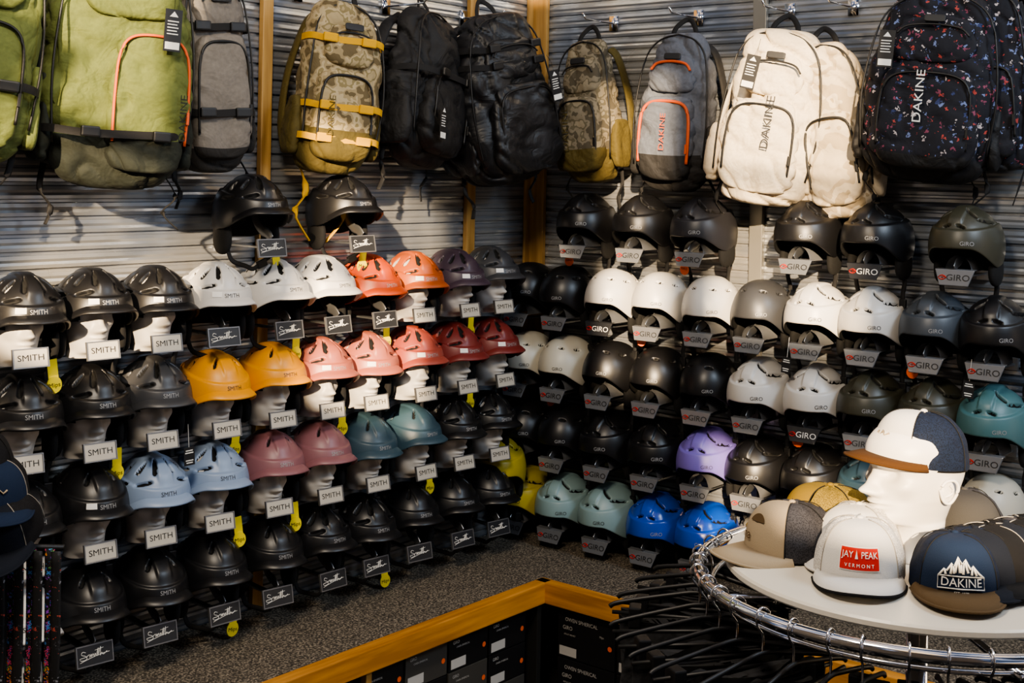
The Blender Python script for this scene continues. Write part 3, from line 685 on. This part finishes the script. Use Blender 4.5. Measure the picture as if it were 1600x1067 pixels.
backpack((-.18,-1.80,2.0),rad(-78),.45,.61,.25,F_flor,F_bn,'black backpack with small floral print',seed=11,word=dk,wordm=M_inkw,wsize=.038,wpos=(-.03,.42),tagpos=(-.13,.46),pocketm=F_flor,base=.07,tiltr=rad(5),taper=.24,wr=.012)
backpack((-.10,-2.02,2.04),rad(-84),.22,.57,.14,F_flor,F_bn,'floral print backpack hanging behind another',seed=13,tag=False,toppocket=False,tiltr=rad(-3))
for (x,y,r) in [(-2.6,0,0),(-2.19,0,0),(-1.8,0,0),(-1.335,0,0),(-.9,0,0),(-.46,0,0),(0,-.42,-90),(0,-.82,-90),(0,-1.21,-90),(0,-1.46,-90),(0,-1.81,-90),(0,-2.05,-90)]:
    z=2.60
    P=[(*tube([(0,0,0),(0,-.2,0),(0,-.22,.02)],.004,8),0),(*box_vf(-.02,.02,-.008,0,-.03,.03),0)]
    o=obj('wall_hook',merge('wall_hook',P,[M_chrome]),None,(x,y,z),(0,0,rad(r))); top(o,'chrome peg hook on the slatted wall','hook','wall hooks')
# ---------------------------------------------------------------- round rack
RX,RY=-1.978,-2.522
RR=.412; RZ=1.240
rk=bpy.data.objects.new('round_clothing_rack',None); COL.objects.link(rk); rk.location=(RX,RY,0); top(rk,'chrome round clothing rack with white disc top','clothing rack')
N=120
obj('ring_rail',mk('ring_rail',*tube([(RR*cos(2*pi*i/N),RR*sin(2*pi*i/N),RZ) for i in range(N)],.0115,12,closed=True),M_chrome),rk)
obj('lower_ring',mk('lower_ring',*tube([(.385*cos(2*pi*i/N),.385*sin(2*pi*i/N),RZ-.03) for i in range(N)],.005,8,closed=True),M_chrome),rk)
M_disc=mat('cream_laminate','#c9c2b4',.35)
def disc(R,z0,z1,n=96):
    pr=[(0,z1),(R-.004,z1),(R,z1-.004),(R,z0+.004),(R-.004,z0),(0,z0)]
    V=[];F=[]
    for r_,z_ in pr:
        for i in range(n): V.append((max(r_,.001)*cos(2*pi*i/n),max(r_,.001)*sin(2*pi*i/n),z_))
    for j in range(len(pr)-1):
        for i in range(n): F.append((j*n+i,(j+1)*n+i,(j+1)*n+(i+1)%n,j*n+(i+1)%n))
    return V,F
obj('disc_top',mk('disc_top',*disc(.362,1.254,1.270),M_disc,smooth=False),rk)
obj('center_pole',mk('center_pole',*tube([(0,0,.02),(0,0,1.254)],.02,16),M_chrome),rk)
for i in range(4):
    a=pi/4+i*pi/2
    obj('spoke',mk('spoke',*tube([(0,0,RZ-.03),(.405*cos(a),.405*sin(a),RZ-.03)],.007,8),M_chrome),rk)
    obj('leg',mk('leg',*tube([(0,0,.08),(.36*cos(a),.36*sin(a),.02)],.014,8),M_chrome),rk)
def hangermesh():
    hook=smoothpath([(0,0,-.03),(0,0,.0),(.012,0,.018),(.016,0,.036),(.004,0,.048),(-.012,0,.042),(-.017,0,.030)],5)
    bar=smoothpath([(-.17,0,-.070),(-.15,0,-.060),(-.05,0,-.038),(0,0,-.03),(.05,0,-.038),(.15,0,-.060),(.17,0,-.070)],4)
    return mk('hook',*tube(hook,.0022,6,up=Vector((0,1,0))),M_chrome),mk('hanger_bar',*tube(bar,.0048,8,.8,up=Vector((0,1,0))),M_bplast),mk('cross_bar',*tube([(-.165,0,-.08),(.165,0,-.08)],.004,8),M_bplast)
H1,H2,H3=hangermesh()
M_pant=mat('black_fabric','#17181b',.9,bump=.5,bscale=120,fold=.7); M_pant2=mat('charcoal_fabric','#232428',.9,bump=.5,bscale=120,fold=.7)
def pants(seed,w=.30,h=.85):
    nc,nz=72,40
    def fn(i,j):
        a=2*pi*i/nc; tt=j/(nz-1); x=w/2*(1+.10*sin(tt*5+seed))*math.copysign(abs(cos(a))**.7,cos(a)); y=(.012+.014*min(tt*5,1))*math.copysign(abs(sin(a))**.8,sin(a))
        y+=.013*sin(x*34+seed*1.7)*min(tt*4+.15,1)+.012*noise.noise(Vector((x*9,tt*6,seed)))
        return (x,y,-.075-h*tt-.018*abs(sin(x*17+seed))*(1-tt)+.014*noise.noise(Vector((x*14,seed*3,0)))*(1-tt))
    V,F=grid(nc,nz,fn,True); F.append(tuple(range(nc))); F.append(tuple((nz-1)*nc+i for i in range(nc))[::-1])
    return V,F
PM=[mk('trousers',*pants(s),M_pant if s%2 else M_pant2) for s in range(5)]
ang=[]
a=92.0
while a<312: ang.append((a+random.uniform(-1.2,1.2),len(ang)%5!=4)); a+=9.0
for i,(a,pt) in enumerate(ang):
    t=rad(a); rr=rad(random.uniform(-3,3))
    e=bpy.data.objects.new('clothes_hanger',None); COL.objects.link(e); e.location=(RX+RR*cos(t),RY+RR*sin(t),RZ-.030); e.rotation_euler=(0,random.uniform(-.03,.03),t+rr)
    top(e,'black plastic hanger with chrome hook on the round rail','hanger','hangers on the round rack')
    obj('hook',H1,e); obj('hanger_bar',H2,e); obj('cross_bar',H3,e)
    if pt:
        o=obj('trousers',PM[i%5],None,e.location,e.rotation_euler); top(o,'black trousers hanging from a hanger on the round rack','trousers','trousers on the round rack')
        for s in (1,-1):
            obj('clip',box('clip',-.012,.012,-.018,.018,-.026,.014,M_bplast,.003),e,(s*.12,0,-.078))
# ---------------------------------------------------------------- caps
CH=.098
def cap_pt(ph,th,ex=0,tall=1.0):
    s=sin(th); fr=max(cos(ph),0)
    r=s**(.70-.20*fr); a=.083+ex; b=(.095 if cos(ph)>0 else .098)+ex
    z=CH*cos(th)**(1.0 if fr<.01 else 1-.12*fr)+ex*cos(th)
    return Vector((a*sin(ph)*r,-b*cos(ph)*r,z))
def mesh_fabric(n,h1,h2):
    m=bpy.data.materials.new(n); m.use_nodes=True; nt=m.node_tree; b=nt.nodes['Principled BSDF']; b.inputs['Roughness'].default_value=.8; b.inputs['Specular IOR Level'].default_value=.2
    tc=nt.nodes.new('ShaderNodeTexCoord'); v=nt.nodes.new('ShaderNodeTexVoronoi'); v.inputs['Scale'].default_value=360
    nt.links.new(tc.outputs['Object'],v.inputs['Vector'])
    cr=nt.nodes.new('ShaderNodeValToRGB'); cr.color_ramp.elements[0].position=.1; cr.color_ramp.elements[1].position=.6
    cr.color_ramp.elements[0].color=lin(h2); cr.color_ramp.elements[1].color=lin(h1)
    nt.links.new(v.outputs['Distance'],cr.inputs['Fac']); nt.links.new(cr.outputs['Color'],b.inputs['Base Color']); return m
def capfab(n,h): return mat('cap_'+n,h,.9,bump=.35,bscale=500,spec=.25)
K_white=capfab('white','#c4c1bc'); K_navy=capfab('navy','#142238'); K_tan=capfab('tan','#95866f'); K_brown=capfab('brown','#42290f'); K_black=capfab('black','#0f0f11'); K_must=capfab('mustard','#6d581b'); K_grey=capfab('grey','#3b3a39'); K_khaki=capfab('khaki','#4f3f2a'); K_dk=capfab('dark_navy','#10151f')
X_navy=mesh_fabric('navy_mesh','#131d31','#05070c'); X_white=mesh_fabric('white_mesh','#cac6c0','#7c7873'); X_black=mesh_fabric('black_mesh','#17171a','#060606'); X_grey=mesh_fabric('grey_mesh','#38383d','#17171b'); X_must=mesh_fabric('mustard_mesh','#75632a','#443810')
K_seam=mat('seam_thread','#0a0a0b',.9); K_seaml=mat('seam_thread_light','#8f8a82',.9)
def cap(loc,rot,mf,mb,mbr,label,art=None,tilt=0,group='caps on the rack top',curve=1.5,roll=0,bl=.068,edge=None,sc=1.0,seam=None,FR=54):
    e=bpy.data.objects.new('cap',None); COL.objects.link(e); e.location=loc; e.rotation_euler=(tilt,roll,rot); e.scale=(sc,sc,sc); top(e,label,'cap',group)
    nT=24
    def fr(i,j): return cap_pt(rad(-FR+2*FR*i/28),max(rad(90)*j/(nT-1),.001),.0014)
    V,F=grid(29,nT,fr); obj('front_panel',mk('front_panel',V,[q[::-1] for q in F],mf),e)
    def bk(i,j):
        phd=FR+(360-2*FR)*i/72; dent=-.0035*noise.noise(Vector((phd*.05,j*.2,loc[0]*9)))
        return cap_pt(rad(phd),max(rad(90)*j/(nT-1),.001),dent)
    V,F=grid(73,nT,bk); obj('back_panel',mk('back_panel',V,[q[::-1] for q in F],mb),e)
    pr=[]
    for phd in (FR,-FR,118,-118,180):
        pr.append((*tube([cap_pt(rad(phd),rad(4+86*k/14),.0022) for k in range(15)],.0010,5),0))
    obj('seam',merge('seam',pr,[seam or K_seam]),e)
    n=33; VV=[];FF=[]; ED=[]
    for i in range(n):
        t=-1+2*i/(n-1); ph=rad(64*t); p=cap_pt(ph,rad(88)); ext=bl*max(1-abs(t)**2.4,0)**.55
        for (k,dz) in ((0,.0035),(.5,.0045),(1,.0025),(1,-.001),(.5,.001),(0,-.001)):
            q=p+Vector((p.x*.12*k,-ext*k,0)); q.z=.012+dz-curve*q.x*q.x*(.5+.5*k)-.006*k; VV.append(q)
            if k==1 and dz>0: ED.append(q.copy())
    for i in range(n-1):
        for k in range(6): FF.append((i*6+k,i*6+(k+1)%6,(i+1)*6+(k+1)%6,(i+1)*6+k))
    obj('brim',mk('brim',VV,FF,mbr),e)
    obj('brim_binding',mk('brim_binding',*tube([p+Vector((0,-.001,-.002)) for p in ED],.0028,6),edge or mbr),e)
    obj('button',mk('button',*superell(0,0,CH+.0015,.007,.007,.004,2,12,8),mf),e)
    V,F=grid(61,2,lambda i,j:cap_pt(2*pi*i/60,rad(90),-.002)+Vector((0,0,.012*j-.004))); obj('sweatband',mk('sweatband',V,F,K_black),e)
    def wrap(off=.0035,cx=0,cz=.052):
        def f(x,y):
            ph=(x+cx)/.088; z=y+cz
            c_=min(max(z/CH,0),1)**(1/(1-.12*max(cos(ph),0))); th=math.acos(c_)
            return cap_pt(ph,th,off)
        return f
    def patch(w,h,cx,cz,m,off=.0025):
        f=wrap(off,cx,cz); V,F=grid(13,7,lambda i,j:f(-w/2+w*i/12,-h/2+h*j/6)); obj('patch',mk('patch',V,F,m),e)
    if art=='jay':
        patch(.074,.036,0,.046,M_red,.0036)
        patch(.078,.040,0,.046,M_inkw,.0026)
        obj('lettering',text_mesh('lettering','JAY',.0150,M_inkw,wrap(.0054,-.0225,.052),.95),e)
        obj('lettering',text_mesh('lettering','PEAK',.0150,M_inkw,wrap(.0054,.0185,.052),.90),e)
        obj('lettering',text_mesh('lettering','V E R M O N T',.0085,M_inkw,wrap(.0054,0,.035),1.0),e)
        f=wrap(.0055,-.0055,.051); V=[f(*p) for p in [(-.0028,-.005),(.0028,-.005),(0,.009)]]
        obj('logo_mark',mk('logo_mark',V,[(0,1,2)],M_inkw),e)
    if art=='dak':
        f=wrap(.0055,0,.042)
        pts=[(-.042,-.002),(-.032,.010),(-.027,.008),(-.018,.020),(-.013,.016),(-.006,.030),(.001,.020),(.008,.027),(.017,.012),(.022,.017),(.032,.006),(.042,-.002)]
        V,F=tube([f(*p) for p in pts],.0020,5); obj('logo_mark',mk('logo_mark',V,F,M_inkw),e)
        pr=[]
        for (x0,y0,x1,y1) in [(-.006,.029,-.012,.006),(-.005,.026,-.003,.006),(.007,.026,.012,.006),(.005,.022,.003,.004),(-.018,.019,-.020,.003),(-.015,.016,-.014,.004),(.021,.016,.019,.003),(.024,.013,.028,.002),(-.031,.009,-.029,.001),(.0,.019,-.001,.006)]:
            pr.append((*tube([f(x0,y0),f(x1,y1)],[.0016,.0026],5),0))
        obj('logo_mark',merge('logo_mark',pr,[M_inkw]),e)
        loop=[(-.043,-.011),(-.043,.010),(0,.012),(.043,.010),(.043,-.011),(0,-.009)]
        f2=wrap(.0055,0,.030); V,F=tube([f2(*p) for p in loop],.0014,5,closed=True); obj('logo_mark',mk('logo_mark',V,F,M_inkw),e)
        obj('lettering',text_mesh('lettering','DAKINE',.0205,M_inkw,wrap(.0058,0,.031),1.02),e)
        obj('lettering',text_mesh('lettering','EST. 1979',.0065,M_inkw,wrap(.0058,0,.014),1.0),e)
    if art=='ina':
        obj('lettering',text_mesh('lettering','ina',.026,K_brown,wrap(.0052,-.01,.040),1.1),e)
        f=wrap(.004,.012,.066); n_=14
        V=[f(.022*cos(pi*i/n_),.014*sin(pi*i/n_)) for i in range(n_+1)]+[f(0,0)]
        obj('patch',mk('patch',V,[tuple(range(n_+2))],K_khaki),e)
    if art=='round':
        f=wrap(.004,0,.046); V=[f(.022*cos(2*pi*i/24),.022*sin(2*pi*i/24)) for i in range(24)]; obj('patch',mk('patch',V,[tuple(range(24))],K_khaki),e)
        obj('lettering',text_mesh('lettering','DAKINE',.010,M_ink,wrap(.005,0,.046),1.0),e)
    if art=='squiggle':
        f=wrap(.004,.0,.046); pts=[(-.02,-.004),(-.012,.008),(-.005,.0),(.002,.01),(.01,.002),(.02,.008)]
        obj('logo_mark',mk('logo_mark',*tube([f(*p) for p in pts],.0022,5),K_tan),e)
    return e
Z0=1.275
fw=(.774,.633); rt=(.633,-.774)
cap((-2.090,-2.315,Z0),rad(-122),K_tan,X_grey,K_tan,'tan trucker cap with dark mesh back resting on the rack top','ina',curve=2.4,bl=.075,sc=.96)
cap((-2.130,-2.472,Z0+.004),rad(-66),K_white,X_white,K_white,'white cap with red rectangular patch on the rack top','jay',curve=2.0,bl=.074,edge=K_black,seam=K_seaml,sc=.98)
cap((-2.085,-2.630,Z0+.002),rad(-62),K_navy,X_navy,K_khaki,'navy cap with white mountain emblem and brown brim','dak',curve=.8,bl=.082,sc=.94)
cap((-2.030,-2.425,Z0),rad(-80),K_white,X_white,K_white,'white mesh cap tucked behind other caps',curve=1.5,seam=K_seaml)
cap((-1.925,-2.315,Z0),rad(-150),K_must,X_must,K_must,'mustard cap on the rack top')
cap((-1.77,-2.53,Z0),rad(-60),K_grey,X_grey,K_grey,'grey mesh cap on the rack top behind the mannequin head')
for i,(mf,mb,sc) in enumerate([(K_dk,X_navy,.92),(K_black,X_black,.93),(K_dk,X_black,.92),(K_black,X_grey,.93),(K_brown,X_black,.92),(K_dk,X_black,.92)]):
    s=.050+i*.036
    cap((-2.085+rt[0]*s+fw[0]*(.04+.022*i),-2.630+rt[1]*s+fw[1]*(.04+.022*i),Z0+.002),rad(-56+random.uniform(-4,4)),mf,mb,mf,'dark mesh-back cap in a nested stack on the rack top',curve=.8,bl=.07,sc=sc,seam=K_seaml if i%2 else None)
mq=bpy.data.objects.new('mannequin_head',None); COL.objects.link(mq); top(mq,'white mannequin head display wearing a trucker cap','mannequin')
zs=.90; hx,hy=-1.938,-2.494; hz=1.27+.075*zs
mq.location=(hx,hy,hz); mq.rotation_euler=(0,0,rad(-120)); mq.scale=(1.04,1.04,zs)
V,F=head_geo(120,140,-.075); F.append(tuple(range(140))[::-1]); obj('head',mk('head',V,F,M_white),mq)
def ear(s):
    out=smoothpath([(0,-.012,.005),(.003*s,-.006,-.018),(.004*s,.006,-.024),(.007*s,.016,-.010),(.010*s,.020,.010),(.009*s,.012,.024),(.005*s,-.002,.022),(.003*s,-.010,.012)],6)
    P=[(*tube(out,.0030,8),0),(*superell(.001*s,.004,.0,.004,.015,.022,2.2,16,10),0),(*tube(smoothpath([(.004*s,-.002,-.010),(.006*s,.008,-.004),(.007*s,.011,.006),(.006*s,.005,.014)],5),.0022,6),0)]
    return merge('ear',P,[M_white])
for s in (1,-1): obj('ear',ear(s),mq,(s*.0735,.012,.080))
cap((hx+.010,hy-.006,hz+.112),rad(-121),K_white,X_navy,K_brown,'white and navy trucker cap with brown brim on mannequin head','squiggle',tilt=rad(-5),group='mannequin cap',curve=1.2,sc=.99,FR=44,bl=.062)
# ---------------------------------------------------------------- accessory stand at the side
sx_,sy_=-2.80,-.72
e=bpy.data.objects.new('accessory_stand',None); COL.objects.link(e); e.location=(sx_,sy_,0); top(e,'black metal accessory stand holding caps and lanyards','display stand')
obj('pole',mk('pole',*tube([(0,0,.02),(0,0,1.30)],.012,12),M_bplast),e)
obj('base',mk('base',*disc(.16,0,.02,40),M_bplast),e)
obj('cross_arm',mk('cross_arm',*tube([(-.16*rt[0],-.16*rt[1],1.12),(.13*rt[0],.13*rt[1],1.12)],.007,8),M_bplast),e)
cap((-2.815,-.735,1.16),rad(-50),K_dk,X_black,K_dk,'dark navy cap with round patch hanging on the accessory stand','round',tilt=rad(25),group='caps on the accessory stand',seam=K_seaml)
cap((-2.83,-.70,1.23),rad(-20),K_navy,X_black,K_navy,'dark navy cap stacked on the accessory stand','squiggle',tilt=rad(10),group='caps on the accessory stand',seam=K_seaml)
cap((-2.865,-.68,1.29),rad(-75),K_black,X_black,K_black,'black cap on top of the accessory stand',tilt=rad(5),group='caps on the accessory stand')
M_lan=[spots_mat('lanyard_dots','#0c0b12',['#c2426e','#d6862f','#3f7cc2','#5cab50','#8f45c0'],75,.42),spots_mat('lanyard_plain','#0b0b0d',['#77777d','#2a2a30','#a04438'],60,.28)]
for i in range(14):
    s=-.15+.021*i; x=sx_+rt[0]*s-fw[0]*(.02*(i%2)+.012); y=sy_+rt[1]*s-fw[1]*(.02*(i%2)+.012)
    p=smoothpath([(0,0,.0),(.002,0,-.2),(-.003,.004,-.4),(.002,0,-.64)],5)
    o=obj('lanyard',mk('lanyard',*tube(p,.0115,6,.2,up=Vector((0,1,0))),M_lan[i%2]),None,(x,y,1.12),(0,0,rad(-50))); top(o,'black lanyard with coloured dots hanging on the stand','lanyard','hanging lanyards')
# ---------------------------------------------------------------- light
W=bpy.data.worlds.new('world'); SC.world=W; W.use_nodes=True; nt=W.node_tree; bg=nt.nodes['Background']
tc=nt.nodes.new('ShaderNodeTexCoord'); n=nt.nodes.new('ShaderNodeTexNoise'); n.inputs['Scale'].default_value=3.4; n.inputs['Detail'].default_value=2
nt.links.new(tc.outputs['Generated'],n.inputs['Vector'])
cr=nt.nodes.new('ShaderNodeValToRGB'); el=cr.color_ramp.elements
el[0].position=.40; el[0].color=(.012,.015,.024,1); el[1].position=.66; el[1].color=(3.2,2.1,1.0,1)
q=el.new(.48); q.color=(.13,.18,.30,1); q=el.new(.56); q.color=(.65,.86,1.3,1)
nt.links.new(n.outputs['Fac'],cr.inputs['Fac']); nt.links.new(cr.outputs['Color'],bg.inputs['Color']); bg.inputs['Strength'].default_value=.65
sd=Vector((.75,.50,-.28)).normalized()
su=bpy.data.lights.new('sun','SUN'); su.energy=17; su.angle=rad(.9); su.color=(1,.75,.47)
so=bpy.data.objects.new('sun',su); COL.objects.link(so); so.rotation_euler=sd.to_track_quat('-Z','Y').to_euler(); so.location=(-8,-4,6)
def area(loc,tgt,size,e,c):  # added area fill for highlights and reflections, no actual fixture
    l=bpy.data.lights.new('ceiling_lamp','AREA'); l.size=size; l.energy=e; l.color=c
    o=bpy.data.objects.new('ceiling_lamp',l); COL.objects.link(o); o.location=loc; o.rotation_euler=(Vector(tgt)-Vector(loc)).to_track_quat('-Z','Y').to_euler()
area((-3.6,-2.2,3.8),(-1.4,-.3,1.2),.6,90,(1,.86,.68))
area((-1.2,-4.2,3.6),(-.3,-1.2,1.4),.8,70,(.70,.84,1))
# ---------------------------------------------------------------- camera
cam=bpy.data.cameras.new('cam'); co=bpy.data.objects.new('camera',cam); COL.objects.link(co)
cam.sensor_width=36; cam.lens=2043/1600*36; cam.shift_y=-(533.5-264)/1600; cam.clip_start=.05
F3=Vector((.774,.633,0)).normalized(); R3=Vector((F3.y,-F3.x,0)); U3=Vector((0,0,1)); r=rad(1.07)
cx=R3*cos(r)+U3*sin(r); cy=U3*cos(r)-R3*sin(r); cz=-F3
M=Matrix(((cx.x,cy.x,cz.x,-4.386),(cx.y,cy.y,cz.y,-3.481),(cx.z,cy.z,cz.z,2.0),(0,0,0,1)))
co.matrix_world=M
SC.camera=co
SC.view_settings.look='AgX - Medium High Contrast'
SC.view_settings.exposure=.05
